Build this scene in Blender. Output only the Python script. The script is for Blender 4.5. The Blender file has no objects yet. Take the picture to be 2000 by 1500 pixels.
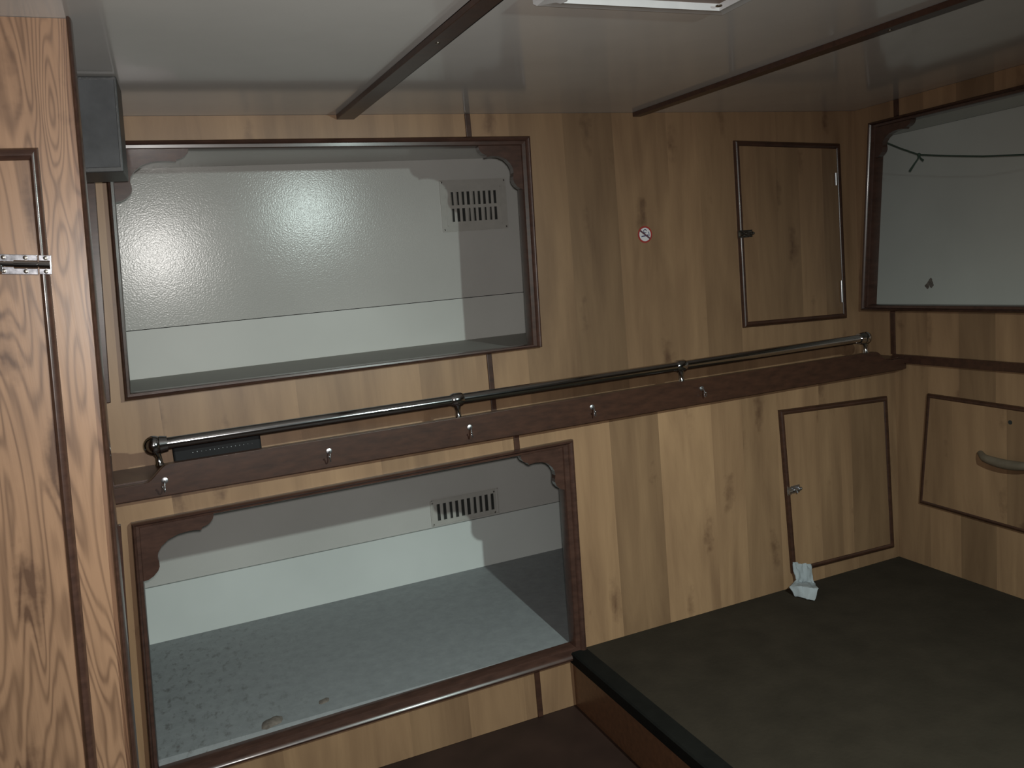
import bpy, bmesh, math, random
from mathutils import Vector, Matrix, noise
random.seed(7)
SC = bpy.context.scene
COL = SC.collection
# ------------------------------------------------------------------ camera
S, H = 1.2, 1.404                      # survey units -> metres, eye height above the cabin floor
M = ((0.91510436, -0.39381853, -0.08655044),      # camera right
     (-0.13293876, -0.09202501, -0.98684279),     # camera down
     (0.38067217, 0.91457004, -0.13656623))       # camera forward
FPX = 1591.75
def Wd(p): return Vector((p[0]*S, p[1]*S, p[2]*S + H))
cam = bpy.data.objects.new('camera', bpy.data.cameras.new('camera'))
COL.objects.link(cam)
cam.data.sensor_width = 36.0
cam.data.lens = FPX/2000*36.0
cam.data.clip_start = 0.02
cam.matrix_world = Matrix(((M[0][0], -M[1][0], -M[2][0], 0), (M[0][1], -M[1][1], -M[2][1], 0),
                           (M[0][2], -M[1][2], -M[2][2], H), (0, 0, 0, 1)))
SC.camera = cam
# ------------------------------------------------------------------ world, light, exposure
wd = bpy.data.worlds.new('world'); SC.world = wd; wd.use_nodes = True
wd.node_tree.nodes['Background'].inputs[0].default_value = (0.9, 0.95, 1, 1)
wd.node_tree.nodes['Background'].inputs[1].default_value = 0.0
SC.view_settings.view_transform = 'Standard'; SC.view_settings.look = 'None'
SC.view_settings.gamma = 1.0; SC.view_settings.exposure = 0.0
SC.view_settings.use_curve_mapping = False
FLASH_W, LAMP_W = 80.0, 138.0
fl = bpy.data.lights.new('phone_flash', 'SPOT'); fl.energy = FLASH_W; fl.color = (1.0, 0.965, 0.925)
fl.spot_size = math.radians(114); fl.spot_blend = 1.0; fl.shadow_soft_size = 0.012
flo = bpy.data.objects.new('phone_flash', fl); COL.objects.link(flo)
flo.matrix_world = cam.matrix_world @ Matrix.Translation((0.008, 0.02, 0.0)) @ Matrix.Rotation(math.radians(5), 4, 'Y')
LAMP_P = (0.86, 0.16, 0.262)

# ------------------------------------------------------------------ geometry helpers
def ray(px, py):
    a, b = (px-1000)/FPX, (py-750)/FPX
    return Vector([a*M[0][i] + b*M[1][i] + M[2][i] for i in range(3)])
class Fr:                                # a flat working plane in survey units
    def __init__(s, o, U, V, N): s.o, s.U, s.V, s.N = map(Vector, (o, U, V, N))
    def P(s, u, v, w=0.0): return s.o + s.U*u + s.V*v + s.N*w
    def px(s, x, y, w=0.0):
        r = ray(x, y); o = s.o + s.N*w
        q = r*(o.dot(s.N)/r.dot(s.N)) - s.o
        return (q.dot(s.U), q.dot(s.V))
def back(Y): return Fr((0, Y, 0), (1, 0, 0), (0, 0, 1), (0, -1, 0))
Y0, Y1, YB = 2.0, 1.8632, 2.56
ZC, ZBEN, ZFL, XR, ZSH = 0.4046, -1.0168, -1.1695, 2.0736, -0.364
UP, LO = back(Y0), back(Y1)
RW = Fr((XR, 0, 0), (0, -1, 0), (0, 0, 1), (-1, 0, 0))
CE = Fr((0, 0, ZC), (1, 0, 0), (0, 1, 0), (0, 0, -1))
WARD = back(1.34)

def link(name, me, mat, parent=None):
    o = bpy.data.objects.new(name, me); COL.objects.link(o)
    if mat: me.materials.append(mat)
    # own origin at the middle of the mesh
    xs = [v.co for v in me.vertices]
    c = Vector([(min(p[i] for p in xs)+max(p[i] for p in xs))/2 for i in range(3)])
    if parent is None: c.z = min(p.z for p in xs)
    me.transform(Matrix.Translation(-c))
    o.location = c
    if parent is not None:
        o.parent = parent
        q = parent; off = Vector()
        while q is not None: off += q.location; q = q.parent
        o.location = c - off
    return o
def mesh(name, verts, faces, mat, parent=None, smooth=False, bevel=0.0, seg=2, raw=False):
    bm = bmesh.new()
    vs = [bm.verts.new(v if raw else Wd(v)) for v in verts]
    for f in faces:
        try: bm.faces.new([vs[i] for i in f])
        except ValueError: pass
    bmesh.ops.remove_doubles(bm, verts=bm.verts, dist=1e-6)
    bmesh.ops.recalc_face_normals(bm, faces=bm.faces)
    if bevel > 0:
        bmesh.ops.bevel(bm, geom=list(bm.edges), offset=bevel, segments=seg, affect='EDGES', profile=0.5, clamp_overlap=True)
    me = bpy.data.meshes.new(name); bm.to_mesh(me); bm.free()
    if smooth:
        for p in me.polygons: p.use_smooth = True
        try: me.set_sharp_from_angle(angle=math.radians(40))
        except Exception: pass
    return link(name, me, mat, parent)
class MB:
    def __init__(s): s.v, s.f = [], []
    def add(s, v, f):
        b = len(s.v); s.v += [Vector(p) for p in v]; s.f += [tuple(i+b for i in q) for q in f]; return s
    def box(s, fr, u0, u1, v0, v1, w0, w1):
        return s.prism(fr, [(u0, v0), (u1, v0), (u1, v1), (u0, v1)], w0, w1)
    def prism(s, fr, poly, w0, w1):
        n = len(poly)
        v = [fr.P(u, q, w0) for u, q in poly] + [fr.P(u, q, w1) for u, q in poly]
        f = [tuple(range(n))[::-1], tuple(range(n, 2*n))] + [(i, (i+1) % n, n+(i+1) % n, n+i) for i in range(n)]
        return s.add(v, f)
    def tube(s, pts, r, k=12, cap=True):
        pts = [Vector(p) for p in pts]; n = len(pts)
        rs = r if isinstance(r, (list, tuple)) else [r]*n
        t0 = (pts[1]-pts[0]).normalized()
        a = t0.orthogonal().normalized(); rings = []
        for i, p in enumerate(pts):
            t = (pts[min(i+1, n-1)]-pts[max(i-1, 0)]).normalized()
            a = (a - t*a.dot(t)).normalized(); b = t.cross(a)
            rings.append([p + (a*math.cos(2*math.pi*j/k) + b*math.sin(2*math.pi*j/k))*rs[i] for j in range(k)])
        v = [q for R_ in rings for q in R_]
        f = [(i*k+j, i*k+(j+1) % k, (i+1)*k+(j+1) % k, (i+1)*k+j) for i in range(n-1) for j in range(k)]
        if cap: f += [tuple(range(k))[::-1], tuple((n-1)*k+j for j in range(k))]
        return s.add(v, f)
    def ball(s, c, r, k=16, m=10):
        c = Vector(c); v = []; f = []
        for i in range(m+1):
            th = math.pi*i/m
            for j in range(k):
                ph = 2*math.pi*j/k
                v.append(c + Vector((math.sin(th)*math.cos(ph), math.sin(th)*math.sin(ph), math.cos(th)))*max(r*1.0, 1e-5))
        for i in range(m):
            for j in range(k): f.append((i*k+j, i*k+(j+1) % k, (i+1)*k+(j+1) % k, (i+1)*k+j))
        return s.add(v, f)
    def disc(s, fr, u, v, r, w0, w1, k=20, dome=0.0):
        poly = [(u+r*math.cos(2*math.pi*i/k), v+r*math.sin(2*math.pi*i/k)) for i in range(k)]
        if not dome: return s.prism(fr, poly, w0, w1)
        vs = [fr.P(a, b, w0) for a, b in poly] + [fr.P(a, b, w1) for a, b in poly]
        vs += [fr.P(u+(a-u)*.6, v+(b-v)*.6, w1+dome*.8) for a, b in poly] + [fr.P(u, v, w1+dome)]
        f = [(i, (i+1) % k, k+(i+1) % k, k+i) for i in range(k)] + [(k+i, k+(i+1) % k, 2*k+(i+1) % k, 2*k+i) for i in range(k)]
        f += [(2*k+i, 2*k+(i+1) % k, 3*k) for i in range(k)]
        return s.add(vs, f)
    def build(s, name, mat, parent=None, **kw): return mesh(name, s.v, s.f, mat, parent, **kw)
def empty(name, p, label=None, cat=None, group=None):
    o = bpy.data.objects.new(name, None); COL.objects.link(o); o.location = Wd(p)
    o.empty_display_size = 0.05
    return tag(o, label, cat, group)
def tag(o, label=None, cat=None, group=None, kind=None):
    if label: o['label'] = label
    if cat: o['category'] = cat
    if group: o['group'] = group
    if kind: o['kind'] = kind
    return o
# 2D polygon clipping
def clip(poly, a, b, keep):              # keep the side left (+1) or right (-1) of a->b
    out = []; n = len(poly)
    def sd(p): return keep*((b[0]-a[0])*(p[1]-a[1])-(b[1]-a[1])*(p[0]-a[0]))
    for i in range(n):
        p, q = poly[i], poly[(i+1) % n]; sp, sq = sd(p), sd(q)
        if sp >= 0: out.append(p)
        if (sp > 0 > sq) or (sp < 0 < sq):
            t = sp/(sp-sq); out.append((p[0]+(q[0]-p[0])*t, p[1]+(q[1]-p[1])*t))
    return out
def area(p): return abs(sum(p[i][0]*p[(i+1) % len(p)][1]-p[(i+1) % len(p)][0]*p[i][1] for i in range(len(p))))/2 if len(p) > 2 else 0
def ccw(q):
    return q if sum(q[i][0]*q[(i+1) % 4][1]-q[(i+1) % 4][0]*q[i][1] for i in range(4)) > 0 else q[::-1]
def minus(poly, quad):                   # (side pieces, above/below pieces)
    quad = ccw(quad); pieces = []; rem = poly
    for i in range(4):
        a, b = quad[i], quad[(i+1) % 4]
        o = clip(rem, a, b, -1)
        if area(o) > 1e-6: pieces.append((abs(b[1]-a[1]) > abs(b[0]-a[0]), o))
        rem = clip(rem, a, b, 1)
        if area(rem) < 1e-6: return pieces, False
    return pieces, True
def planks(fr, parent, bounds, v0, v1, tones, mat, holes=(), w0=-0.012, w1=0.0, name='plank'):
    for i in range(len(bounds)-1):
        base = [(bounds[i], v0), (bounds[i+1], v0), (bounds[i+1], v1), (bounds[i], v1)]
        groups = [[base]]
        for hq in holes:
            new = []
            for g in groups:
                side, ab = [], []
                cut = False
                for p in g:
                    pcs, c = minus(p, hq); cut |= c
                    for isside, o in pcs: (side if isside else ab).append(o)
                if side or not cut: new.append(side+ab)
                else: new += [[o] for o in ab]
            groups = new
        for g in groups:
            mb = MB()
            for p in g: mb.prism(fr, p, w0, w1)
            o = mb.build(name, mat, parent)
            o['tone'] = float(tones(i)); o['seed'] = float((i*37 % 101)*0.613 + len(bounds)*3.1)
def quadmid(a, b, t=.5): return [((p[0]*(1-t)+q[0]*t), (p[1]*(1-t)+q[1]*t)) for p, q in zip(a, b)]
def molding(fr, outer, inner, prof, names, mat, parent, smooth=True):
    """four mitred rails between outer and inner quads (TL, TR, BR, BL); prof = [(t, w)]"""
    for k in range(4):
        a, b = k, (k+1) % 4; v = []; n = len(prof)
        for e in (a, b):
            for t, w in prof:
                p = (outer[e][0]*(1-t)+inner[e][0]*t, outer[e][1]*(1-t)+inner[e][1]*t)
                v.append(fr.P(p[0], p[1], w))
        f = [(i, i+1, n+i+1, n+i) for i in range(n-1)] + [(n-1, 0, n, 2*n-1), tuple(range(n))[::-1], tuple(range(n, 2*n))]
        mesh(names[k], v, f, mat, parent, smooth=smooth)

# ------------------------------------------------------------------ materials
def new_mat(name):
    m = bpy.data.materials.new(name); m.use_nodes = True
    nt = m.node_tree; b = nt.nodes['Principled BSDF']; return m, nt, b
def N(nt, t, **kw):
    n = nt.nodes.new(t)
    for k, v in kw.items():
        if k.startswith('_'): setattr(n, k[1:], v)
    return n
def math_n(nt, op, a, b=None, c=None):
    n = nt.nodes.new('ShaderNodeMath'); n.operation = op
    for i, x in enumerate((a, b, c)):
        if x is None: continue
        if isinstance(x, (int, float)): n.inputs[i].default_value = x
        else: nt.links.new(x, n.inputs[i])
    return n.outputs[0]
def noise_n(nt, vec, scale, detail=3, rough=0.5, dist=0.0):
    n = nt.nodes.new('ShaderNodeTexNoise'); n.inputs['Scale'].default_value = scale
    n.inputs['Detail'].default_value = detail; n.inputs['Roughness'].default_value = rough
    n.inputs['Distortion'].default_value = dist
    if vec is not None: nt.links.new(vec, n.inputs['Vector'])
    return n
def ramp(nt, fac, stops):
    r = nt.nodes.new('ShaderNodeValToRGB'); e = r.color_ramp.elements
    while len(e) < len(stops): e.new(0.5)
    for i, (p, c) in enumerate(stops):
        e[i].position = p; e[i].color = (*c, 1) if len(c) == 3 else c
    nt.links.new(fac, r.inputs[0]); return r.outputs[0]
def bump(nt, b, h, strength, dist):
    n = nt.nodes.new('ShaderNodeBump'); n.inputs['Strength'].default_value = strength
    n.inputs['Distance'].default_value = dist
    nt.links.new(h, n.inputs['Height']); nt.links.new(n.outputs[0], b.inputs['Normal'])
def plain(name, col, rough=0.5, metal=0.0, coat=0.0, var=0.12, scale=30, bmp=0.0, spec=0.5):
    m, nt, b = new_mat(name)
    g = N(nt, 'ShaderNodeNewGeometry')
    n = noise_n(nt, g.outputs['Position'], scale, 4)
    lo = tuple(c*(1-var) for c in col); hi = tuple(min(1, c*(1+var)) for c in col)
    nt.links.new(ramp(nt, n.outputs['Fac'], [(0.3, lo), (0.7, hi)]), b.inputs['Base Color'])
    b.inputs['Roughness'].default_value = rough; b.inputs['Metallic'].default_value = metal
    b.inputs['Coat Weight'].default_value = coat; b.inputs['Coat Roughness'].default_value = 0.08; b.inputs['Specular IOR Level'].default_value = spec
    if bmp: bump(nt, b, noise_n(nt, g.outputs['Position'], scale*8, 3).outputs['Fac'], bmp, 0.002)
    return m
def oak(name, light, dark, zscale=0.75, wid=7.0, contrast=1.0, rough=0.38, rings=26.0, thin=1.0, broad=0.9):
    m, nt, b = new_mat(name); L = nt.links
    g = N(nt, 'ShaderNodeNewGeometry')
    at = N(nt, 'ShaderNodeAttribute', _attribute_type='OBJECT', _attribute_name='seed')
    tn = N(nt, 'ShaderNodeAttribute', _attribute_type='OBJECT', _attribute_name='tone')
    cb = N(nt, 'ShaderNodeCombineXYZ')
    for i in range(3): L.new(math_n(nt, 'MULTIPLY', at.outputs['Fac'], (1.0, 0.3, 0.7)[i]), cb.inputs[i])
    add = N(nt, 'ShaderNodeVectorMath', _operation='ADD'); L.new(g.outputs['Position'], add.inputs[0]); L.new(cb.outputs[0], add.inputs[1])
    mp = N(nt, 'ShaderNodeMapping'); mp.inputs['Scale'].default_value = (wid, wid, zscale); L.new(add.outputs[0], mp.inputs[0])
    n1 = noise_n(nt, mp.outputs[0], 1.0, 2.0, 0.5, 0.5)                       # growth field
    bands = math_n(nt, 'SINE', math_n(nt, 'MULTIPLY', n1.outputs['Fac'], rings*2.2))
    bands = math_n(nt, 'POWER', math_n(nt, 'MULTIPLY_ADD', bands, 0.5, 0.5), thin)
    mp2 = N(nt, 'ShaderNodeMapping'); mp2.inputs['Scale'].default_value = (wid*14, wid*14, zscale*3.5); L.new(add.outputs[0], mp2.inputs[0])
    n2 = noise_n(nt, mp2.outputs[0], 1.0, 4.0, 0.6)                           # fine pores
    mp3 = N(nt, 'ShaderNodeMapping'); mp3.inputs['Scale'].default_value = (wid*1.6, wid*1.6, zscale*1.2); L.new(add.outputs[0], mp3.inputs[0])
    n3 = noise_n(nt, mp3.outputs[0], 1.3, 5.0, 0.62, 0.6)                          # broad streaks
    mp4 = N(nt, 'ShaderNodeMapping'); mp4.inputs['Scale'].default_value = (11, 11, 3.0)
    nd = noise_n(nt, add.outputs[0], 26, 3, 0.6); dsp = N(nt, 'ShaderNodeVectorMath', _operation='MULTIPLY_ADD'); L.new(nd.outputs['Color'], dsp.inputs[0]); dsp.inputs[1].default_value = (0.045, 0.045, 0.16); L.new(add.outputs[0], dsp.inputs[2]); L.new(dsp.outputs[0], mp4.inputs[0])
    vo = N(nt, 'ShaderNodeTexVoronoi'); L.new(mp4.outputs[0], vo.inputs['Vector']); vo.inputs['Scale'].default_value = 0.9
    knot = N(nt, 'ShaderNodeMapRange'); L.new(vo.outputs['Distance'], knot.inputs[0])
    knot.inputs[1].default_value = 0.03; knot.inputs[2].default_value = 0.24; knot.inputs[3].default_value = 1.0; knot.inputs[4].default_value = 0.0
    kk = math_n(nt, 'MULTIPLY', knot.outputs[0], math_n(nt, 'MULTIPLY', n3.outputs['Fac'], 0.8))
    s = math_n(nt, 'ADD', math_n(nt, 'MULTIPLY', bands, 0.30*contrast), math_n(nt, 'MULTIPLY', n2.outputs['Fac'], 0.34*contrast))
    s = math_n(nt, 'ADD', s, math_n(nt, 'MULTIPLY', n3.outputs['Fac'], broad))
    s = math_n(nt, 'ADD', s, kk)
    s = math_n(nt, 'SUBTRACT', s, 0.30*contrast + 0.08 - (0.9-broad)*0.5)
    col = ramp(nt, s, [(0.15, light), (0.85, dark)])
    mx = N(nt, 'ShaderNodeMix', _data_type='RGBA', _blend_type='MULTIPLY'); mx.inputs[0].default_value = 1.0
    L.new(col, mx.inputs[6])
    rgb = N(nt, 'ShaderNodeCombineColor')
    for i in range(3): L.new(tn.outputs['Fac'], rgb.inputs[i])
    L.new(rgb.outputs[0], mx.inputs[7]); L.new(mx.outputs[2], b.inputs['Base Color'])
    b.inputs['Roughness'].default_value = rough
    bump(nt, b, n2.outputs['Fac'], 0.08, 0.001)
    return m
OAK = oak('oak_laminate', (0.335, 0.206, 0.113), (0.130, 0.070, 0.039), contrast=0.35, wid=5.0, zscale=0.8, rough=0.42, rings=14)
OAKW = oak('oak_laminate_bold', (0.318, 0.183, 0.110), (0.110, 0.058, 0.036), contrast=1.3, wid=10.0, zscale=1.5, rough=0.36, rings=62, thin=2.2, broad=0.55)
def mahogany(name, c0, c1, rough=0.30, coat=0.25):
    m, nt, b = new_mat(name); g = N(nt, 'ShaderNodeNewGeometry')
    mp = N(nt, 'ShaderNodeMapping'); mp.inputs['Scale'].default_value = (18, 60, 60); nt.links.new(g.outputs['Position'], mp.inputs[0])
    n = noise_n(nt, mp.outputs[0], 1.0, 5, 0.6)
    nt.links.new(ramp(nt, n.outputs['Fac'], [(0.3, c0), (0.72, c1)]), b.inputs['Base Color'])
    b.inputs['Roughness'].default_value = rough; b.inputs['Coat Weight'].default_value = coat; b.inputs['Coat Roughness'].default_value = 0.12
    bump(nt, b, n.outputs['Fac'], 0.06, 0.001)
    return m
MAH = mahogany('varnished_mahogany', (0.040, 0.020, 0.015), (0.074, 0.036, 0.026))
MAHD = mahogany('dark_mahogany_board', (0.032, 0.0145, 0.0095), (0.062, 0.0265, 0.016), 0.36, 0.10)
BROWN = mahogany('brown_varnished_ply', (0.105, 0.052, 0.028), (0.17, 0.082, 0.042), 0.35, 0.15)
def panel(name, col, rough, spk=0.35):
    m, nt, b = new_mat(name); g = N(nt, 'ShaderNodeNewGeometry')
    n0 = noise_n(nt, g.outputs['Position'], 2.2, 4)
    c = ramp(nt, n0.outputs['Fac'], [(0.3, tuple(x*.93 for x in col)), (0.7, tuple(min(1, x*1.05) for x in col))])
    nt.links.new(c, b.inputs['Base Color'])
    n = noise_n(nt, g.outputs['Position'], 205, 2, 0.5)
    b.inputs['Roughness'].default_value = rough; b.inputs['Specular IOR Level'].default_value = 0.38
    bump(nt, b, n.outputs['Fac'], spk, 0.00032)
    return m
PANEL = panel('berth_lining_paint', (0.51, 0.50, 0.475), 0.19, 1.0)
PANELR = panel('starboard_lining_paint', (0.58, 0.59, 0.55), 0.35, 0.25)
def board_mat():
    m, nt, b = new_mat('berth_board'); g = N(nt, 'ShaderNodeNewGeometry')
    n = noise_n(nt, g.outputs['Position'], 26, 6, 0.72)
    mpd = N(nt, 'ShaderNodeMapping'); mpd.inputs['Scale'].default_value = (46, 24, 40); nt.links.new(g.outputs['Position'], mpd.inputs[0])
    sp = noise_n(nt, mpd.outputs[0], 1.0, 4, 0.65)
    # dirt gathers at the near-left end of the board
    sx = N(nt, 'ShaderNodeSeparateXYZ'); nt.links.new(g.outputs['Position'], sx.inputs[0])
    big = noise_n(nt, g.outputs['Position'], 3.2, 3)
    msk = N(nt, 'ShaderNodeMapRange'); nt.links.new(math_n(nt, 'ADD', sx.outputs[0], math_n(nt, 'MULTIPLY', big.outputs['Fac'], 0.5)), msk.inputs[0])
    msk.inputs[1].default_value = 0.12; msk.inputs[2].default_value = 0.62; msk.inputs[3].default_value = 1.0; msk.inputs[4].default_value = 0.0
    spot = ramp(nt, sp.outputs['Fac'], [(0.53, (0, 0, 0)), (0.70, (1, 1, 1))])
    f = math_n(nt, 'MULTIPLY', spot, msk.outputs[0])
    base = ramp(nt, n.outputs['Fac'], [(0.3, (0.225, 0.238, 0.245)), (0.7, (0.29, 0.305, 0.312))])
    mx = N(nt, 'ShaderNodeMix', _data_type='RGBA'); nt.links.new(math_n(nt, 'MULTIPLY', f, 0.75), mx.inputs[0])
    nt.links.new(base, mx.inputs[6]); mx.inputs[7].default_value = (0.09, 0.085, 0.08, 1)
    nt.links.new(mx.outputs[2], b.inputs['Base Color']); b.inputs['Roughness'].default_value = 0.62
    bump(nt, b, n.outputs['Fac'], 0.15, 0.002)
    return m
BOARD = board_mat()
LEDGEU = panel('upper_ledger_paint', (0.56, 0.56, 0.53), 0.4, 0.1)
BOARDU = panel('upper_board_paint', (0.36, 0.345, 0.32), 0.6, 0.2)
LEDGE = panel('ledger_strip_paint', (0.62, 0.65, 0.63), 0.4, 0.1)
def ceil_mat():
    m, nt, b = new_mat('ceiling_laminate'); g = N(nt, 'ShaderNodeNewGeometry')
    n = noise_n(nt, g.outputs['Position'], 1.6, 5, 0.6)
    nt.links.new(ramp(nt, n.outputs['Fac'], [(0.3, (0.52, 0.50, 0.48)), (0.7, (0.62, 0.60, 0.58))]), b.inputs['Base Color'])
    b.inputs['Roughness'].default_value = 0.11; b.inputs['Specular IOR Level'].default_value = 0.6
    n2 = noise_n(nt, g.outputs['Position'], 3.5, 2); bump(nt, b, n2.outputs['Fac'], 0.05, 0.01)
    return m
CEIL = ceil_mat()
CHROME = plain('chrome', (0.52, 0.52, 0.53), 0.12, 1.0, var=0.03)
STEEL = plain('bright_steel', (0.50, 0.50, 0.52), 0.34, 1.0, var=0.1, scale=200)
WORN = plain('worn_steel', (0.27, 0.27, 0.29), 0.30, 1.0, var=0.45, scale=110)
DULL = plain('tarnished_steel', (0.16, 0.15, 0.135), 0.42, 1.0, var=0.25, scale=90)
BLACK = plain('black_plastic', (0.030, 0.030, 0.031), 0.42, var=0.2, scale=60, bmp=0.1)
GRILLE = plain('speaker_cloth', (0.070, 0.070, 0.074), 0.85, var=0.3, scale=12, bmp=0.3)
WHITEP = plain('white_plastic', (0.62, 0.62, 0.63), 0.35, var=0.04)
VENTM = plain('vent_paint', (0.42, 0.405, 0.375), 0.35, var=0.06)
VOID = plain('vent_void', (0.02, 0.021, 0.019), 0.8)
CARPET = plain('dark_carpet', (0.034, 0.0265, 0.019), 0.95, var=0.14, scale=9, bmp=0.5, spec=0.1)
FLOOR = plain('floor_paint', (0.030, 0.016, 0.012), 0.6, var=0.25, spec=0.25, scale=6)
NOSE = plain('black_nosing', (0.007, 0.007, 0.006), 0.8, var=0.2, spec=0.15)
TISSUE = plain('tissue_paper', (0.33, 0.36, 0.38), 0.9, var=0.05)
CORD = plain('green_twine', (0.035, 0.06, 0.045), 0.9, var=0.3, scale=300)
INKR = plain('red_print', (0.30, 0.03, 0.025), 0.5); INKB = plain('blue_print', (0.05, 0.05, 0.12), 0.5)
INKW = plain('white_print', (0.62, 0.60, 0.62), 0.45, var=0.03)
STAIN = plain('brown_stain', (0.16, 0.135, 0.115), 0.8, var=0.3, scale=80)
SCREW = plain('screw_metal', (0.30, 0.27, 0.24), 0.35, 1.0, var=0.2, scale=200)

# ================================================================== SETTING
wood_bounds = [-0.50, -0.345, -0.19, -0.035, 0.12, 0.27, 0.425, 0.58, 0.735, 0.885, 1.043, 1.195, 1.37, 1.475, 1.60, 1.76, 1.90, XR]
tones_up = [1.02, .96, 1.06, .98, 1.0, .90, 1.0, .92, .95, .76, .62, .86, .95, .84, .95, .92, .95]
tones_lo = [1.0, .98, 1.05, 1.0, .98, 1.0, .85, .98, .95, 1.10, .84, 1.16, 1.10, .92, 1.06, .94, .88]
# frames measured from the photograph
ufo = [UP.px(*p) for p in [(201, 277), (1031, 267), (1055, 677), (244, 783)]]
ufi = [UP.px(*p) for p in [(218, 293), (1014, 285), (1037, 673), (255, 768)]]
lfo = [LO.px(*p) for p in [(256, 1020), (1115, 857), (1142, 1278), (296, 1536)]]
lfi = [LO.px(*p) for p in [(273, 1029), (1095, 873), (1120, 1261), (311, 1509)]]
rfo = [RW.px(1703, 240), RW.px(2000, 185), RW.px(2000, 618), RW.px(1688, 606)]
def extend(q, u): # push the right-hand side of a right-wall quad forward past the frame edge
    s = lambda a, b: b[1] + (b[1]-a[1])*(u-b[0])/(b[0]-a[0])
    return [q[0], (u, q[0][1]-0.004), (u, q[3][1]-0.004), q[3]]
rfo = extend(rfo, -0.62)
rfi = [(rfo[0][0]+.024, rfo[0][1]-.018), (rfo[1][0]-.024, rfo[1][1]-.018), (rfo[2][0]-.024, rfo[2][1]+.018), (rfo[3][0]+.026, rfo[3][1]+.018)]

def shell(name, label, fr, u0, u1, v0, v1, w0, w1, mat, holes=()):
    mb = MB(); ps = [[(u0, v0), (u1, v0), (u1, v1), (u0, v1)]]
    for h in holes: ps = [o for p in ps for _, o in minus(p, h)[0]]
    for p in ps: mb.prism(fr, p, w0, w1)
    o = mb.build(name, mat); tag(o, label, None, None, 'structure'); return o
YF = -2.6; XL = -1.0
floor = shell('floor', 'dark brown painted cabin floor beside the raised platform', Fr((0, 0, ZFL), (1, 0, 0), (0, 1, 0), (0, 0, 1)), XL, XR, YF, Y1, -0.03, 0, FLOOR)
ceiling = shell('ceiling', 'glossy grey laminate cabin ceiling', CE, XL, XR+.02, YF, Y0+.02, -0.03, 0, CEIL)
wu = shell('wall_back_upper', 'upper oak laminate wall above the shelf', UP, -0.50, XR, ZSH-.02, ZC, -0.024, -0.012, OAK, [quadmid(ufo, ufi)])
wu['tone'] = 0.9
planks(UP, wu, wood_bounds, ZSH-.01, ZC-.0005, lambda i: tones_up[i], OAK, [quadmid(ufo, ufi)])
wl = shell('wall_back_lower', 'lower oak laminate wall below the shelf', LO, -0.50, XR, ZFL, ZSH-.045, -0.024, -0.012, OAK, [quadmid(lfo, lfi)])
wl['tone'] = 0.9
planks(LO, wl, wood_bounds, ZFL+.0005, ZSH-.03, lambda i: tones_lo[i], OAK, [quadmid(lfo, lfi)])
wr = shell('wall_right', 'oak laminate wall at the right with a berth opening', RW, -Y0, -YF, ZFL, ZC, -0.024, -0.012, OAK, [quadmid(rfo, rfi)])
wr['tone'] = 0.9
yb = [-Y0, -1.862, -1.745, -1.64, -1.528, -1.40, -1.25, -1.1, -.95, -.8, -.6, -.4, -.2, 0, .2, .4, .6, .8, 1.0, 1.2, -YF]
ty = [.90, .96, 1.08, .76, 1.08, .94, 1, .9, 1.05]
planks(RW, wr, yb, ZFL+.0005, ZC-.0005, lambda i: ty[i % len(ty)]*.95, OAK, [quadmid(rfo, rfi)])
wf = shell('wall_front', 'oak laminate wall behind the viewer', Fr((0, YF, 0), (1, 0, 0), (0, 0, 1), (0, 1, 0)), XL, XR, ZFL, ZC, -0.03, 0, OAK)
wf['tone'] = .9; wf['seed'] = 3.0
wL = shell('wall_left', 'oak laminate wall at the left beside the wardrobe', Fr((XL, 0, 0), (0, 1, 0), (0, 0, 1), (1, 0, 0)), YF, Y0, ZFL, ZC, -0.03, 0, OAK)
wL['tone'] = .9; wL['seed'] = 8.0

# raised platform on the right
pl = empty('sleeping_platform', (1.47, .2, ZFL), 'raised dark carpeted platform on the right with black nosing', 'platform')
FZ = Fr((0, 0, 0), (1, 0, 0), (0, 1, 0), (0, 0, 1))
MB().box(FZ, .905, XR-.002, YF+.002, Y1, ZBEN-.03, ZBEN).build('platform_top', CARPET, pl)
MB().box(FZ, .880, .905, YF, Y1-.001, ZFL, ZBEN-.026).build('side_panel', BROWN, pl)
MB().prism(Fr((0, 0, 0), (1, 0, 0), (0, 0, 1), (0, -1, 0)), [(.872, ZBEN-.026), (.880, ZBEN-.026), (.880, ZBEN-.008), (.918, ZBEN-.001), (.918, ZBEN+.0045), (.876, ZBEN+.0045), (.872, ZBEN+.001)], -Y1+.002, -YF).build('nosing', NOSE, pl)

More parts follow.
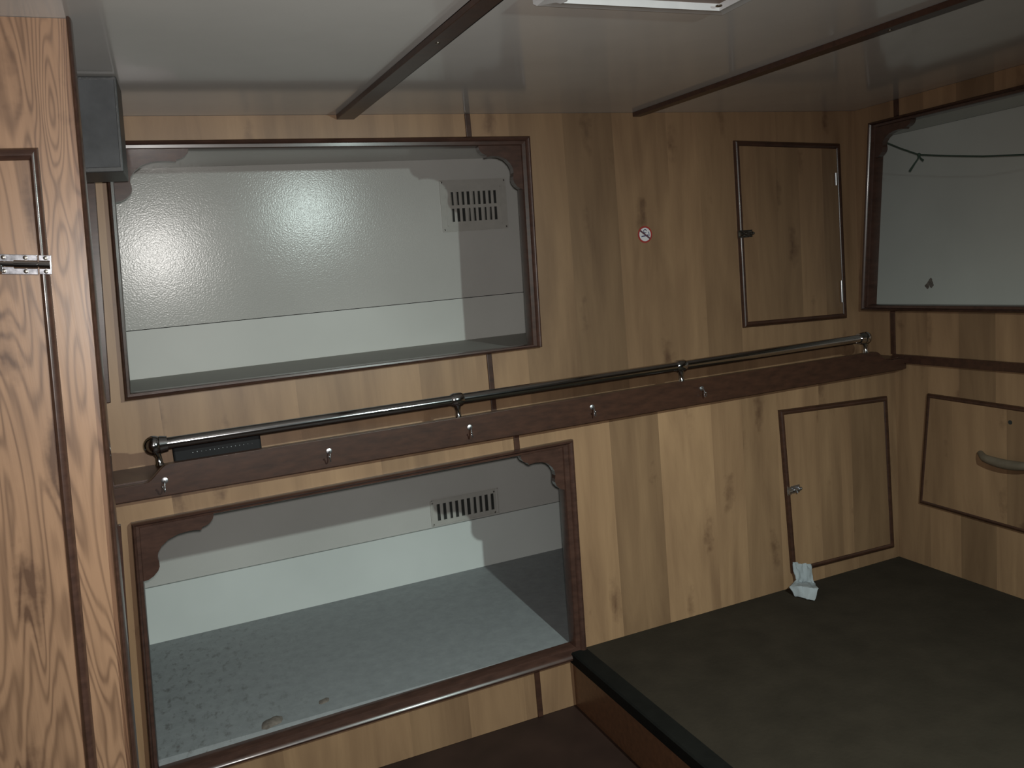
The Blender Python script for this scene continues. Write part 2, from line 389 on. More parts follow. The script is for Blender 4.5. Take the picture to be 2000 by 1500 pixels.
# ================================================================== BERTHS (recess linings)
def berth(name, label, fr, u0, u1, ztop, zjoint, zboard, depth, wl0, tilt, matp, matb, ledge, front=0.0):
    r = empty(name, fr.P((u0+u1)/2, zboard-.03, -depth/2), label, 'berth')
    F = fr
    # local w runs towards the cabin; depth is negative
    zt = ztop
    v = lambda u, z, w: F.P(u, z, w)
    def slab(nm, p4, n, th, mat):
        p4 = [Vector(p) for p in p4]; n = Vector(n)*th
        return mesh(nm, p4+[p+n for p in p4], [(0, 1, 2, 3), (7, 6, 5, 4), (0, 4, 5, 1), (1, 5, 6, 2), (2, 6, 7, 3), (3, 7, 4, 0)], mat, r)
    wb = -depth
    slab('back_panel', [v(u0, zjoint+.0010, wb-.004), v(u1, zjoint+.0010, wb-.004), v(u1, zt, wb-.004+tilt*(zt-zjoint)), v(u0, zt, wb-.004+tilt*(zt-zjoint))], -F.N, .012, matp)
    if ledge: slab('ledger_strip', [v(u0, zboard, wb), v(u1, zboard, wb), v(u1, zjoint-.0009, wb), v(u0, zjoint-.0009, wb)], -F.N, .02, ledge)
    slab('head_panel', [v(u0, zboard, wb), v(u0, zboard, wl0), v(u0, zt, wl0), v(u0, zt, wb)], -F.U, .012, matp)
    slab('foot_panel', [v(u1, zboard, wb), v(u1, zboard, wl0), v(u1, zt, wl0), v(u1, zt, wb)], F.U, .012, matp)
    slab('top_panel', [v(u0, zt, wb), v(u1, zt, wb), v(u1, zt, wl0), v(u0, zt, wl0)], F.V, .012, matp)
    slab('base_board', [v(u0, zboard, wb), v(u1, zboard, wb), v(u1, zboard, wl0), v(u0, zboard, wl0)], -F.V, .02, matb)
    return r
bu = berth('upper_berth', 'empty upper berth recess lined with glossy grey panels', UP, -.42, 1.30, .372, -.074, -.213, YB-Y0, -.026, .05, PANEL, BOARDU, LEDGEU)
bl = berth('lower_berth', 'empty lower berth recess with pale grey base board', LO, -.42, 1.45, -.425, -.832, -1.0045, YB+.012-Y1, -.026, .05, PANEL, BOARD, LEDGE)
br = berth('side_berth', 'dim grey berth recess in the right hand wall', RW, -2.70, -.45, .352, -.240, -.236, .33, -.026, .0, PANELR, BOARDU, None)

# ================================================================== BERTH FRAMES with scrolled corner brackets
PROF = [(0, -.004), (0, .012), (.10, .019), (.28, .0215), (.46, .019), (.56, .013), (.92, .012), (1.0, .009), (1.0, -.026)]
BRK = [(0, -.03), (1, -.03), (1, .03), (.985, .09), (.95, .145), (.90, .185), (.83, .21), (.822, .255), (.74, .238), (.65, .232), (.5, .25), (.37, .31), (.27, .41), (.215, .52), (.205, .62),
       (.22, .70), (.222, .78), (.20, .85), (.14, .93), (.07, .98), (-.03, 1.0), (-.03, -.03)]
def bframe(name, label, fr, outer, inner, corners):
    c = [(a[0]+b[0])/2 for a, b in zip(outer, inner)]
    r = empty(name, fr.P((outer[3][0]+outer[2][0])/2, min(outer[2][1], outer[3][1]), 0), label, 'berth frame', 'mahogany berth frames')
    molding(fr, outer, inner, PROF, ['top_rail', 'side_rail', 'bottom_rail', 'side_rail'], MAH, r)
    for k, w, h in corners:
        o = inner[k]; sx = 1 if k in (0, 3) else -1
        tdir = Vector((inner[1][0]-inner[0][0], inner[1][1]-inner[0][1])).normalized()*sx
        nb = inner[3] if k == 0 else inner[2]
        d = Vector((nb[0]-o[0], nb[1]-o[1])).normalized()
        poly = [(o[0]+tdir.x*a*w+d.x*b*h, o[1]+tdir.y*a*w+d.y*b*h) for a, b in BRK]
        poly = poly if sx < 0 else poly[::-1]
        MB().prism(fr, poly, -.012, .0085).build('corner_bracket', MAH, r)
    return r
bframe('berth_frame', 'mahogany frame with scrolled brackets around the upper berth opening', UP, ufo, ufi, [(0, .155, .112), (1, .118, .112)])
bframe('berth_frame', 'mahogany frame with scrolled brackets around the lower berth opening', LO, lfo, lfi, [(0, .148, .118), (1, .118, .112)])
bframe('berth_frame', 'dim mahogany frame with scrolled bracket around the right wall opening', RW, rfo, rfi, [(0, .125, .09), (1, .125, .09)])

# ================================================================== WALL STRIPS AND BATTENS
def strip(name, fr, uc, v0, v1, wd_, th, mat=MAHD, lean=0.0):
    p = [(uc-wd_/2+lean*v0, v0), (uc+wd_/2+lean*v0, v0), (uc+wd_/2+lean*v1, v1), (uc-wd_/2+lean*v1, v1)]
    o = MB().prism(fr, p, 0.0005, th).build(name, mat, bevel=.0018)
    return tag(o, kind='structure')
XS = .773
tag(strip('trim_1', UP, XS, ufo[0][1]-.012, ZC-.001, .0145, .006), 'short dark cover strip above the upper berth frame')
tag(strip('trim_2', UP, XS, ZSH+.001, min(ufo[2][1], ufo[3][1])+.003, .0145, .006), 'dark cover strip between upper berth frame and shelf')
tag(strip('trim_3', LO, XS, lfo[1][1]-.002, ZSH-.042, .0145, .006), 'short dark cover strip between shelf and lower berth frame')
tag(strip('trim_4', LO, XS, ZFL+.001, lfo[2][1]+.002, .0145, .006), 'dark cover strip below the lower berth frame')
a = RW.px(1763, 210)[0]; c_ = RW.px(1743, 650)[0]
tag(strip('trim_5', RW, -1.836, rfo[0][1]+.001, ZC-.001, .016, .006, lean=.0), 'short dark cover strip above the right wall frame')
tag(strip('trim_6', RW, -1.866, -.358, rfo[3][1]-.001, .016, .006), 'dark cover strip below the right wall frame')
# side boards at the left end of the wall
qa = [UP.px(*p) for p in [(166, 330), (183, 330), (217, 786), (192, 786)]]
top = ZC-.001
dx = (qa[0][0]-qa[3][0])/(qa[0][1]-qa[3][1])
p = [(qa[3][0]-.03, qa[3][1]), (qa[2][0], qa[2][1]), (qa[1][0]+dx*(top-qa[1][1]), top), (qa[0][0]-.03, top)]
tag(MB().prism(UP, p, .0005, .012).build('trim_7', MAH, bevel=.002), 'dark vertical board between wardrobe and upper berth frame', kind='structure')
qa = [LO.px(*p) for p in [(220, 1022), (236, 1022), (270, 1500), (250, 1500)]]
bot = ZFL+.001; dx = (qa[1][0]-qa[2][0])/(qa[1][1]-qa[2][1])
p = [(qa[3][0]-.03+dx*(bot-qa[3][1]), bot), (qa[2][0]+dx*(bot-qa[2][1]), bot), qa[1], (qa[0][0]-.03, qa[1][1])]
tag(MB().prism(LO, p, .0005, .012).build('trim_8', MAH, bevel=.002), 'dark vertical board between wardrobe and lower berth frame', kind='structure')
# batten on the right wall at shelf height
q = [RW.px(1752, 689), RW.px(2000, 721), RW.px(2000, 737), RW.px(1752, 706)]
zt_, zb_ = -.357, -.383
o = MB().box(RW, -1.8625, 1.40, zb_, zt_, .0005, .014).build('trim_9', MAHD, bevel=.002); tag(o, 'dark horizontal batten along the right wall at shelf height', kind='structure')
# ceiling battens
def batten(label, l0, l1, r0, r1, name):
    w = .012
    a0, a1, b0, b1 = CE.px(*l0), CE.px(*l1), CE.px(*r0, w), CE.px(*r1, w)
    def ext(p, q, y): t = (y-p[1])/(q[1]-p[1]); return (p[0]+(q[0]-p[0])*t, y)
    poly = [ext(a0, a1, Y0-.001), ext(a0, a1, YF+.01), ext(b0, b1, YF+.01), ext(b0, b1, Y0-.001)]
    o = MB().prism(CE, poly, .0003, w).build(name, MAHD, bevel=.0015); tag(o, label, kind='structure'); return poly
batten('dark ceiling batten running towards the left berth', (650, 229), (918, 0), (690, 235), (983, 0), 'trim_10')
batten('dark ceiling batten running towards the right corner', (1228, 222), (1850, 0), (1252, 228), (1925, 0), 'trim_11')
for (x, y), lb in (((855, 85), 'small screw head in the left ceiling batten'), ((1738, 60), 'small screw head in the right ceiling batten')):
    u, v_ = CE.px(x, y, .0125); tag(MB().disc(CE, u, v_, .004, .012, .0128, 14, .001).build('screw_head', SCREW, smooth=True), lb, 'screw')

# ================================================================== SHELF with fiddle
FI = back(1.838)
sh = empty('shelf', (.95, 1.92, ZSH-.04), 'long dark mahogany shelf with raised front fiddle across the wall', 'shelf')
FX = Fr((0, 0, 0), (0, 1, 0), (0, 0, 1), (1, 0, 0))
MB().box(FZ, -.19, XR-.001, 1.8385, Y0-.001, ZSH-.022, ZSH).build('shelf_board', MAHD, sh)
xl = FI.px(318, 935)[0]; xr = 1.962; ZT = -.334; ZLO = ZSH-.003; ZBt = -.400
L0 = [(-.19, ZBt), (XR-.004, ZBt), (XR-.004, ZLO)]
def og(x, s): # ogee rise from the low end up to the raised part
    return [(x+s*t*.05, ZLO+(ZT-ZLO)*(3*t*t-2*t*t*t)) for t in (0, .12, .25, .4, .55, .7, .85, 1)]
poly = L0 + og(xr+.035, -1) + [(1.2, ZT+.003), (.4, ZT)] + og(xl-.035, 1)[::-1] + [(-.19, ZLO)]
MB().prism(FI, poly, 0.0, .020).build('fiddle', MAHD, sh, bevel=.0018)
MB().box(FI, -.19, XR-.004, ZBt-.004, ZBt+.004, .0, .006).build('under_bead', MAHD, sh)

# chrome hand rail standing on the fiddle
RY = 1.838-.010; RZ0 = -.300
ra = back(RY)
e0 = ra.px(300, 870); e1 = ra.px(1690, 660)
hr = empty('hand_rail', (.95, RY, ZT), 'long chrome hand rail on posts above the shelf fiddle', 'hand rail')
p0 = Vector((e0[0], RY, e0[1])); p1 = Vector((e1[0], RY, e1[1]))
dr = (p1-p0).normalized(); RR = .0128
MB().tube([p0, p1], RR, 28).build('rail_tube', CHROME, hr, smooth=True)
for i, xp in enumerate((None, 893, 1330, None)):
    c = p0 if i == 0 else p1 if i == 3 else None
    if c is None:
        u = ra.px(xp, 790 if i == 1 else 722)[0]; c = p0 + dr*((u-p0.x)/dr.x)
    mb = MB(); zt = ZT-.001
    if i in (0, 3):
        mb.ball(c, .0205 if i == 0 else .019, 24, 14); s_ = 1 if i == 0 else -1
        mb.tube([c+dr*s_*.012, c+dr*s_*.027], [.0185, .0160], 24)
    else: mb.tube([c-dr*.016, c-dr*.010, c+dr*.010, c+dr*.016], [.0132, .0165, .0165, .0132], 24)
    off = Vector((.006 if i == 0 else 0, 0, 0))
    q = c.z-zt
    mb.tube([c+Vector((0, 0, -.008)), c+Vector((0, 0, -.016))+off*.5, c+Vector((0, 0, -q*.6))+off, Vector((c.x, RY, zt+.004))+off, Vector((c.x, RY, zt))+off], [.0125, .0085, .0062, .0075, .0100], 18)
    mb.build('rail_post', CHROME, hr, smooth=True)

# black case lying on the shelf behind the rail
SB = back(1.875)
u0, u1 = SB.px(338, 890)[0], SB.px(511, 870)[0]
bc = empty('black_case', (.5*(u0+u1), 1.94, ZSH), 'black case lying on the shelf behind the chrome rail', 'case')
MB().box(SB, u0, u1, ZSH+.0005, ZSH+.058, -.045, 0).build('case_body', plain('black_vinyl', (0.010, 0.010, 0.011), 0.6, spec=0.2), bc, bevel=.006, seg=3)
mb = MB()
for i in range(15):
    u = u0+.04+i*(u1-u0-.06)/14; mb.ball(SB.P(u, ZSH+.036, .0), .0014, 8, 6)
mb.build('glint_beads', STEEL, bc, smooth=True)  # row of steel beads modelled to imitate bright reflections along the case

# coat hooks along the fiddle
for i, (x, y) in enumerate(((321, 948), (642, 890), (917, 843), (1156, 803), (1370, 766))):
    F2 = back(1.838-.0205); u, v_ = F2.px(x, y)
    pos = ('at the left scroll end of the shelf', 'second from the left', 'in the middle of the shelf front', 'fourth from the left', 'nearest the right corner')[i]
    h = empty('coat_hook', F2.P(u, v_-.012, 0), 'small steel coat hook on the shelf fiddle, '+pos, 'hook', 'coat hooks on the shelf fiddle')
    MB().disc(F2, u+.002, v_+.010, .0065, 0, .0012, 18, .0012).build('base_plate', STEEL, h, smooth=True)
    pts = [F2.P(u+.002, v_+.010, .001), F2.P(u+.002, v_+.009, .008), F2.P(u+.001, v_+.003, .0125)]
    for k in range(8):
        t = math.pi*k/7*1.05; pts.append(F2.P(u+.001-.0022*k/7, v_-.004-.007*math.sin(t), .0165-.0058*math.cos(t)))
    pts.append(F2.P(u-.003, v_+.002, .0235))
    MB().tube(pts, .0015, 10).ball(pts[-1], .0022, 10, 8).build('hook', STEEL, h, smooth=True)

# ================================================================== VENTS
def vent(label, fr, pxq, cols, rows, su, sv, grid_px):
    q = [fr.px(*p, .002) for p in pxq]
    u0 = (q[0][0]+q[3][0])/2; u1 = (q[1][0]+q[2][0])/2; v1 = (q[0][1]+q[1][1])/2; v0 = (q[2][1]+q[3][1])/2
    r = empty('air_vent', fr.P((u0+u1)/2, v0, 0), label, 'vent', 'louvred air vents')
    gu = [u0+(u1-u0)*t for t in grid_px[0]]; gv = [v0+(v1-v0)*t for t in grid_px[1]]
    # plate with real slots: vertical bars and horizontal bands
    cu = [gu[0]+(gu[1]-gu[0])*(i+.5)/cols for i in range(cols)]
    hs = (gu[1]-gu[0])/cols*su/2
    rv = []
    for k in range(rows):
        a = gv[0]+(gv[1]-gv[0])*k/rows; b = gv[0]+(gv[1]-gv[0])*(k+1)/rows; m_ = (b-a)*(1-sv)/2; rv.append((a+m_, b-m_))
    mb = MB(); T = .0035
    ys = [v0]+[e for ab in rv for e in ab]+[v1]
    for k in range(0, len(ys), 2): mb.box(fr, u0, u1, ys[k], ys[k+1], 0, T)
    for a, b in rv:
        xs = [u0]+[e for c in cu for e in (c-hs, c+hs)]+[u1]
        for k in range(0, len(xs), 2): mb.box(fr, xs[k], xs[k+1], a, b, 0, T)
    mb.build('face_plate', VENTM, r)
    MB().box(fr, u0+.002, u1-.002, v0+.002, v1-.002, .0002, .0006).build('dark_backing', VOID, r)
    mb = MB()
    # raised inner border
    bu0, bu1, bv0, bv1 = gu[0]-.012, gu[1]+.012, gv[0]-.008, gv[1]+.008
    for box in ((bu0, bu1, bv0, bv0+.003), (bu0, bu1, bv1-.003, bv1), (bu0, bu0+.003, bv0, bv1), (bu1-.003, bu1, bv0, bv1)):
        mb.box(fr, *box, T, T+.0012)
    mb.build('raised_border', VENTM, r)
    mb = MB(); rnd = random.Random(cols)
    for a, b in rv:
        for c in cu:
            t = rnd.uniform(.05, .38) if rows == 1 else rnd.uniform(.15, .7)
            mb.add([fr.P(c-hs, a, .0034), fr.P(c-hs, b, .0034), fr.P(c-hs+hs*2*t, b, .0008), fr.P(c-hs+hs*2*t*rnd.uniform(.6, 1.2), a, .0008),
                    fr.P(c-hs, a, .0026), fr.P(c-hs, b, .0026), fr.P(c-hs+hs*2*t, b, .0002), fr.P(c-hs+hs*2*t, a, .0002)],
                   [(0, 1, 2, 3), (7, 6, 5, 4), (0, 4, 5, 1), (1, 5, 6, 2), (2, 6, 7, 3), (3, 7, 4, 0)])
    mb.build('louvre_flaps', VENTM, r)
    for (a, b) in ((u0+.007, v0+.007), (u1-.007, v0+.007), (u0+.007, v1-.007), (u1-.007, v1-.007)):
        MB().disc(fr, a, b, .0028, T, T+.0008, 12, .0006).build('screw', DULL, r, smooth=True)
PU = Fr((0, YB+.004, 0), (1, 0, 0), (0, 0.05, 1), (0, -1, 0.05)); PU.U = Vector((1, 0, 0)); PU.V = Vector((0, -.05, 1)).normalized(); PU.N = Vector((0, -1, -.05)).normalized()
PU.o = Vector((0, YB+.004-.05*.074+.0002, 0))
vent('louvred vent with two rows of slots in the upper berth', PU, [(857, 352), (985, 348), (994, 446), (865, 454)], 9, 2, .55, .80, ((.13, .86), (.16, .80)))
PL_ = Fr((0, 0, 0), (1, 0, 0), (0, 0, 1), (0, -1, 0)); PL_.V = Vector((0, -.05, 1)).normalized(); PL_.N = Vector((0, -1, -.05)).normalized()
PL_.o = Vector((0, YB+.012+.004-.05*.832, 0))
vent('louvred vent with one row of slots in the lower berth', PL_, [(840, 979), (966, 957), (972, 1003), (843, 1029)], 10, 1, .56, .78, ((.07, .985), (.10, .95)))

# ================================================================== LOCKER DOORS
BEAD = [(0, 0), (0, .006), (.2, .0105), (.5, .012), (.8, .0105), (1, .006), (1, 0)]
def inset(q, d, asp=1.0):
    c = (sum(p[0] for p in q)/4, sum(p[1] for p in q)/4)
    return [(p[0]+(d if p[0] < c[0] else -d), p[1]+(d if p[1] < c[1] else -d)) for p in q]
def locker(label, fr, pxq, bw, cuts, tones, seed):
    q = [fr.px(*p) for p in pxq]; iq = inset(q, bw)
    r = empty('locker_door', fr.P((q[2][0]+q[3][0])/2, min(q[2][1], q[3][1]), 0), label, 'door', 'locker doors')
    u0 = min(p[0] for p in q); u1 = max(p[0] for p in q); v0 = min(p[1] for p in q); v1 = max(p[1] for p in q)
    bs = [u0]+[u0+(u1-u0)*c for c in cuts]+[u1]; cq = ccw(quadmid(q, iq, .5))
    for i in range(len(bs)-1):
        p = [(bs[i], v0), (bs[i+1], v0), (bs[i+1], v1), (bs[i], v1)]
        for k in range(4): p = clip(p, cq[k], cq[(k+1) % 4], 1)
        o = MB().prism(fr, p, .0004, .007).build('plank', OAK, r); o['tone'] = tones[i]; o['seed'] = seed+i*5.3
    molding(fr, q, iq, BEAD, ['bead_top', 'bead_side', 'bead_bottom', 'bead_side'], MAHD, r)
    return r, q, iq
def bolt(fr, r, u, v, L, hgt, mat, w=.007):
    """slide bolt: base plate, barrel, keepers and keep plate"""
    b = MB().box(fr, u, u+L, v-hgt/2, v+hgt/2, w, w+.0016).build('bolt_plate', mat, r, bevel=.0004)
    mb = MB().tube([fr.P(u-L*.55, v, w+.0058), fr.P(u+L*.98, v, w+.0058)], hgt*.17, 12)
    mb.ball(fr.P(u+L*1.0, v, w+.0058), hgt*.2, 10, 8)
    mb.tube([fr.P(u+L*.45, v, w+.006), fr.P(u+L*.45, v-hgt*.42, w+.012)], [.0018, .0024], 8)
    mb.build('bolt_rod', mat, b, smooth=True)
    mb = MB()
    for t in (.12, .72): mb.tube([fr.P(u+L*t, v, w+.0056), fr.P(u+L*(t+.16), v, w+.0056)], hgt*.27, 14)
    mb.build('bolt_guide', mat, b, smooth=True)
    kp = MB().box(fr, u-L*.62, u-L*.16, v-hgt*.5, v+hgt*.5, .0125, .0142).tube([fr.P(u-L*.56, v, .0128+.004), fr.P(u-L*.24, v, .0128+.004)], hgt*.27, 14)
    kp.build('keep_plate', mat, b)
d1, q1, i1 = locker('upper locker door with dark beading beside the no smoking sticker', UP, [(1431, 275), (1637, 281), (1651, 621), (1450, 640)], .017, (.17, .36, .57, .80), (.90, .78, .74, .90, .72), 21.0)
u, v_ = UP.px(1451, 457, .007); bolt(UP, d1, u, v_, .034, .022, DULL)
def hinge(fr, r, u, v0, v1, mat):
    MB().tube([fr.P(u, v0, .013), fr.P(u, v1, .013)], .0042, 14).build('hinge', mat, r, smooth=True)
ua, va = UP.px(1630, 338, .012); ub, vb = UP.px(1632, 362, .012); hinge(UP, d1, ua+.004, vb, va, STEEL)
ua, va = UP.px(1642, 548, .012); ub, vb = UP.px(1644, 590, .012); hinge(UP, d1, ua+.002, vb, va, STEEL)
d2, q2, i2 = locker('lower locker door with dark beading above the raised platform', LO, [(1519, 801), (1729, 773), (1743, 1068), (1544, 1119)], .0165, (.33, .52, .62), (1.0, .88, 1.0, .70), 44.0)
u, v_ = LO.px(1545, 957, .007); bolt(LO, d2, u, v_, .032, .024, STEEL)
d3, q3, i3 = None, None, None
# drawer in the right wall
dq = [RW.px(1814, 764), (-1.36, -.478), (-1.36, -.826), RW.px(1799, 976)]
dq[0] = (dq[0][0], -.470); dq[3] = (dq[3][0], -.818)
diq = inset(dq, .014)
dr_ = empty('drawer', RW.P(-1.56, -.83, 0), 'wide drawer front with wooden pull in the right wall', 'drawer')
u0 = dq[3][0]-.005; bs = [u0, dq[0][0]+.085, -1.49, dq[1][0]]; cq = ccw(quadmid(dq, diq))
for i in range(3):
    p = [(bs[i], -.9), (bs[i+1], -.9), (bs[i+1], -.4), (bs[i], -.4)]
    for k in range(4): p = clip(p, cq[k], cq[(k+1) % 4], 1)
    if area(p) > 1e-6:
        o = MB().prism(RW, p, .0004, .009).build('plank', OAK, dr_); o['tone'] = (.86, 1.0, .84)[i]; o['seed'] = 60.+i*4.1
molding(RW, dq, diq, BEAD, ['bead_top', 'bead_side', 'bead_bottom', 'bead_side'], MAHD, dr_)
ha = RW.px(1911, 886, .02); hb = (-1.385, ha[1]-.007)
pts = []
for t in [i/12 for i in range(13)]:
    s_ = math.sin(math.pi*t); pts.append(RW.P(ha[0]+(hb[0]-ha[0])*t, ha[1]-.012*s_, .012+.022*min(1, 2.2*s_)))
MB().tube(pts, [.005+.0085*math.sin(math.pi*min(max(t/12, .05), .95))**.5 for t in range(13)], 16).build('pull_handle', plain('worn_wood_pull', (0.12, 0.095, 0.068), 0.5), dr_, smooth=True)
u, v_ = RW.px(1973, 825, .009); MB().disc(RW, u, v_, .006, .0088, .0094, 14).build('screw_hole', VOID, dr_)

# ================================================================== NO SMOKING STICKER
u, v_ = UP.px(1259.5, 458); Rk = .0235
st = empty('no_smoking_sticker', UP.P(u, v_-Rk, 0), 'small round no smoking sticker on the upper oak wall', 'sticker')
MB().disc(UP, u, v_, Rk, .0002, .0008, 40).build('red_ring', INKR, st)
MB().disc(UP, u, v_, Rk*.80, .0008, .0011, 40).build('white_disc', INKW, st)
def bar(cx, cy, l, w, ang, mat, nm, w0=.0011, w1=.0014):
    ca, sa = math.cos(ang), math.sin(ang)
    pl_ = [(u+cx*Rk+ca*a*l*Rk-sa*b*w*Rk, v_+cy*Rk+sa*a*l*Rk+ca*b*w*Rk) for a, b in ((-1, -1), (1, -1), (1, 1), (-1, 1))]
    MB().prism(UP, pl_, w0, w1).build(nm, mat, st)
bar(0, -.02, .82, .10, math.radians(-38), plain('plum_print', (.10, .045, .06), .5), 'diagonal_bar', .0014, .0017)
bar(-.05, -.16, .48, .075, math.radians(8), INKB, 'cigarette')
mb = MB(); mb.tube([UP.P(u+Rk*(.02+.2*math.cos(t)), v_+Rk*(.38+.2*math.sin(t)), .0013) for t in [i*.42 for i in range(14)]], .0011, 6); mb.build('smoke_curl', INKB, st)
mb = MB(); mb.tube([UP.P(u+Rk*(.48+.08*math.sin(i*.5)), v_+Rk*(.30-.11*i), .0013) for i in range(6)], .0011, 6); mb.build('smoke_wisp', INKB, st)

# ================================================================== STAINS / TISSUE / CORD
SBK = Fr((XR+.33+.004, 0, 0), (0, -1, 0), (0, 0, 1), (-1, 0, 0))
u, v_ = SBK.px(1815, 555, .001)
mb = MB()
for si, (cx, cy, r_) in enumerate(((.004, .006, .011), (-.008, -.006, .009), (.008, -.004, .008), (.006, .014, .006))):
    k = 16; mb.prism(SBK, [(u+cx+r_*(1+.2*math.sin(3*t+cx*900))*math.cos(t), v_+cy+r_*(1+.2*math.cos(4*t))*math.sin(t)) for t in [2*math.pi*i/k for i in range(k)]], .0003, .0007+.0003*si)
mb.build('stain', STAIN, br)
# dirt lump on the lower berth board
FB = Fr((0, 0, -1.0045), (1, 0, 0), (0, 1, 0), (0, 0, 1))
for (x, y, r_, lb) in ((532, 1411, .019, 'dark clump of dirt on the lower berth board near its front edge'), (633, 1369, .010, 'small dark speck of dirt on the lower berth board')):
    u, v_ = FB.px(x, y); k = 14; vs = []; fs = []
    rnd = random.Random(x)
    for lev, (rr, z) in enumerate(((1, .0003), (.8, .003), (.45, .006))):
        for j in range(k):
            t = 2*math.pi*j/k; q = rr*r_*(1+.3*math.sin(2*t+1)+rnd.uniform(-.12, .12)); vs.append(FB.P(u+q*math.cos(t)*1.1, v_+q*math.sin(t)*1.5, z*r_/.019))
    for l in range(2): fs += [(l*k+j, l*k+(j+1) % k, (l+1)*k+(j+1) % k, (l+1)*k+j) for j in range(k)]
    fs += [tuple(range(k))[::-1], tuple(2*k+j for j in range(k))]
    tag(mesh('dirt_clump', vs, fs, STAIN, smooth=True), lb, 'dirt')
# crumpled tissue hanging from the lower locker door
nu, nv = 19, 30
def tissue_pt(s_, t):
    FBn = Fr((0, 0, ZBEN+.004), (1, 0, 0), (0, 1, 0), (0, 0, 1))
    e = lambda a, b: Vector(a)*(1-s_)+Vector(b)*s_
    top = e(LO.P(*LO.px(1547, 1098, .014), .014), LO.P(*LO.px(1583, 1102, .014), .014))
    mid = e(LO.P(*LO.px(1553, 1134, .02), .02), LO.P(*LO.px(1588, 1137, .02), .02))
    ff = Fr((0, 0, ZBEN+.03), (1, 0, 0), (0, 1, 0), (0, 0, 1))
    fold = e(ff.P(*ff.px(1542, 1146)), ff.P(*ff.px(1597, 1150)))
    front = e(FBn.P(*FBn.px(1551, 1163)), FBn.P(*FBn.px(1589, 1173)))
    ks = [(0, top), (.42, mid), (.72, fold), (1, front)]
    for (a, p), (b, q) in zip(ks, ks[1:]):
        if t <= b: k = (t-a)/(b-a); k = k*k*(3-2*k); return p.lerp(q, k)
    return front
vs = []; fs = []
for side in (0, 1):
    for j in range(nv):
        t = j/(nv-1)
        for i in range(nu):
            s_ = i/(nu-1); p = tissue_pt(s_, t)
            n1 = noise.noise(Vector((s_*3.1, t*4.0, .3))); n2 = noise.noise(Vector((s_*7, t*8, 4.1)))
            amp = .4+.6*min(1, t*2)
            p = p + Vector((n2*.004, -abs(n1)*.010*amp-n2*.004-side*.002, (n1*.008+n2*.004)*amp*(0 if t > .97 else 1)+side*.001))
            p.y = min(p.y, Y1-.013); p.z = max(p.z, ZBEN+.002+.001*side); vs.append(p)
for b in (0, nu*nv):
    for j in range(nv-1):
        for i in range(nu-1): fs.append((b+j*nu+i, b+j*nu+i+1, b+(j+1)*nu+i+1, b+(j+1)*nu+i))
tag(mesh('tissue', vs, fs, TISSUE, smooth=True), 'crumpled white tissue hanging from the lower locker door onto the platform', 'tissue')
# green cord tied across the right berth opening
CF = Fr((XR-.012, 0, 0), (0, -1, 0), (0, 0, 1), (-1, 0, 0))
P_ = lambda x, y, w=0: CF.P(*CF.px(x, y, w), w)
cd = empty('cord', P_(1795, 335), 'thin green cord tied across the right wall berth opening', 'cord')
k0 = P_(1795, 302)
MB().tube([P_(1733, 279, -.004), P_(1760, 290), k0, P_(1850, 304), P_(1920, 305), P_(2000, 302), CF.P(-1.1, CF.px(2000, 302)[1]+.006), CF.P(-.66, CF.px(2000, 302)[1]+.04)], .0019, 8).build('strung_line', CORD, cd, smooth=True)
MB().ball(k0, .0052, 10, 8).build('knot', CORD, cd, smooth=True)
MB().tube([k0, P_(1793, 310, .003), P_(1786, 320, .004), P_(1777, 334, .003)], [.0019, .0021, .0024, .0034], 8).build('loose_end', CORD, cd, smooth=True)
MB().tube([k0, P_(1798, 309, .003), P_(1803, 313, .004)], [.0019, .0021, .003], 8).build('short_end', CORD, cd, smooth=True)

# ================================================================== WARDROBE at the left
FW = 1.34
wa = empty('wardrobe', (-.45, 1.5, ZFL), 'oak laminate wardrobe with bolted door at the left edge', 'wardrobe')
def wx(pa, pb, z):                        # straight edge through two pixels on the wardrobe face
    a, b = WARD.px(*pa), WARD.px(*pb); t = (z-a[1])/(b[1]-a[1]); return a[0]+(b[0]-a[0])*t
eL = lambda z: wx((131, 60), (255, 1480), z)
eR = lambda z: wx((141, 60), (269, 1480), z)
p = [(-.95, ZFL+.0005), (eL(ZFL)+.002, ZFL+.0005), (eL(ZC)+.002, ZC-.0005), (-.95, ZC-.0005)]
o = MB().prism(WARD, p, -.018, 0).build('front_panel', OAKW, wa); o['tone'] = 1.0; o['seed'] = 12.4
p2 = [(eR(z)-.012, z) for z in (ZFL+.0005, ZC-.0005)]
# side cheek set back behind the bead
mbk = MB()
vs = []
for z in (ZFL+.0005, ZC-.0005):
    for y in (FW+.019, Y1-.03 if z < -.5 else Y1-.03):
        for x in (-.34, -.325): vs.append((x, y, z))
o = mesh('side_cheek', vs, [(0, 1, 3, 2), (4, 6, 7, 5), (0, 4, 5, 1), (2, 3, 7, 6), (0, 2, 6, 4), (1, 5, 7, 3)], OAKW, wa); o['tone'] = .9
# rounded corner bead
prof = [(0, -.02), (0, .004), (.15, .0095), (.4, .012), (.7, .009), (.92, .002), (1, -.006), (1, -.02)]
vs = []
for z in (ZFL+.0005, ZC-.0005):
    for t, w in prof: vs.append(WARD.P(eL(z)*(1-t)+eR(z)*t, z, w))
n = len(prof)
mesh('corner_bead', vs, [(i, i+1, n+i+1, n+i) for i in range(n-1)]+[(n-1, 0, n, 2*n-1), tuple(range(n))[::-1], tuple(range(n, 2*n))], MAH, wa, smooth=True)
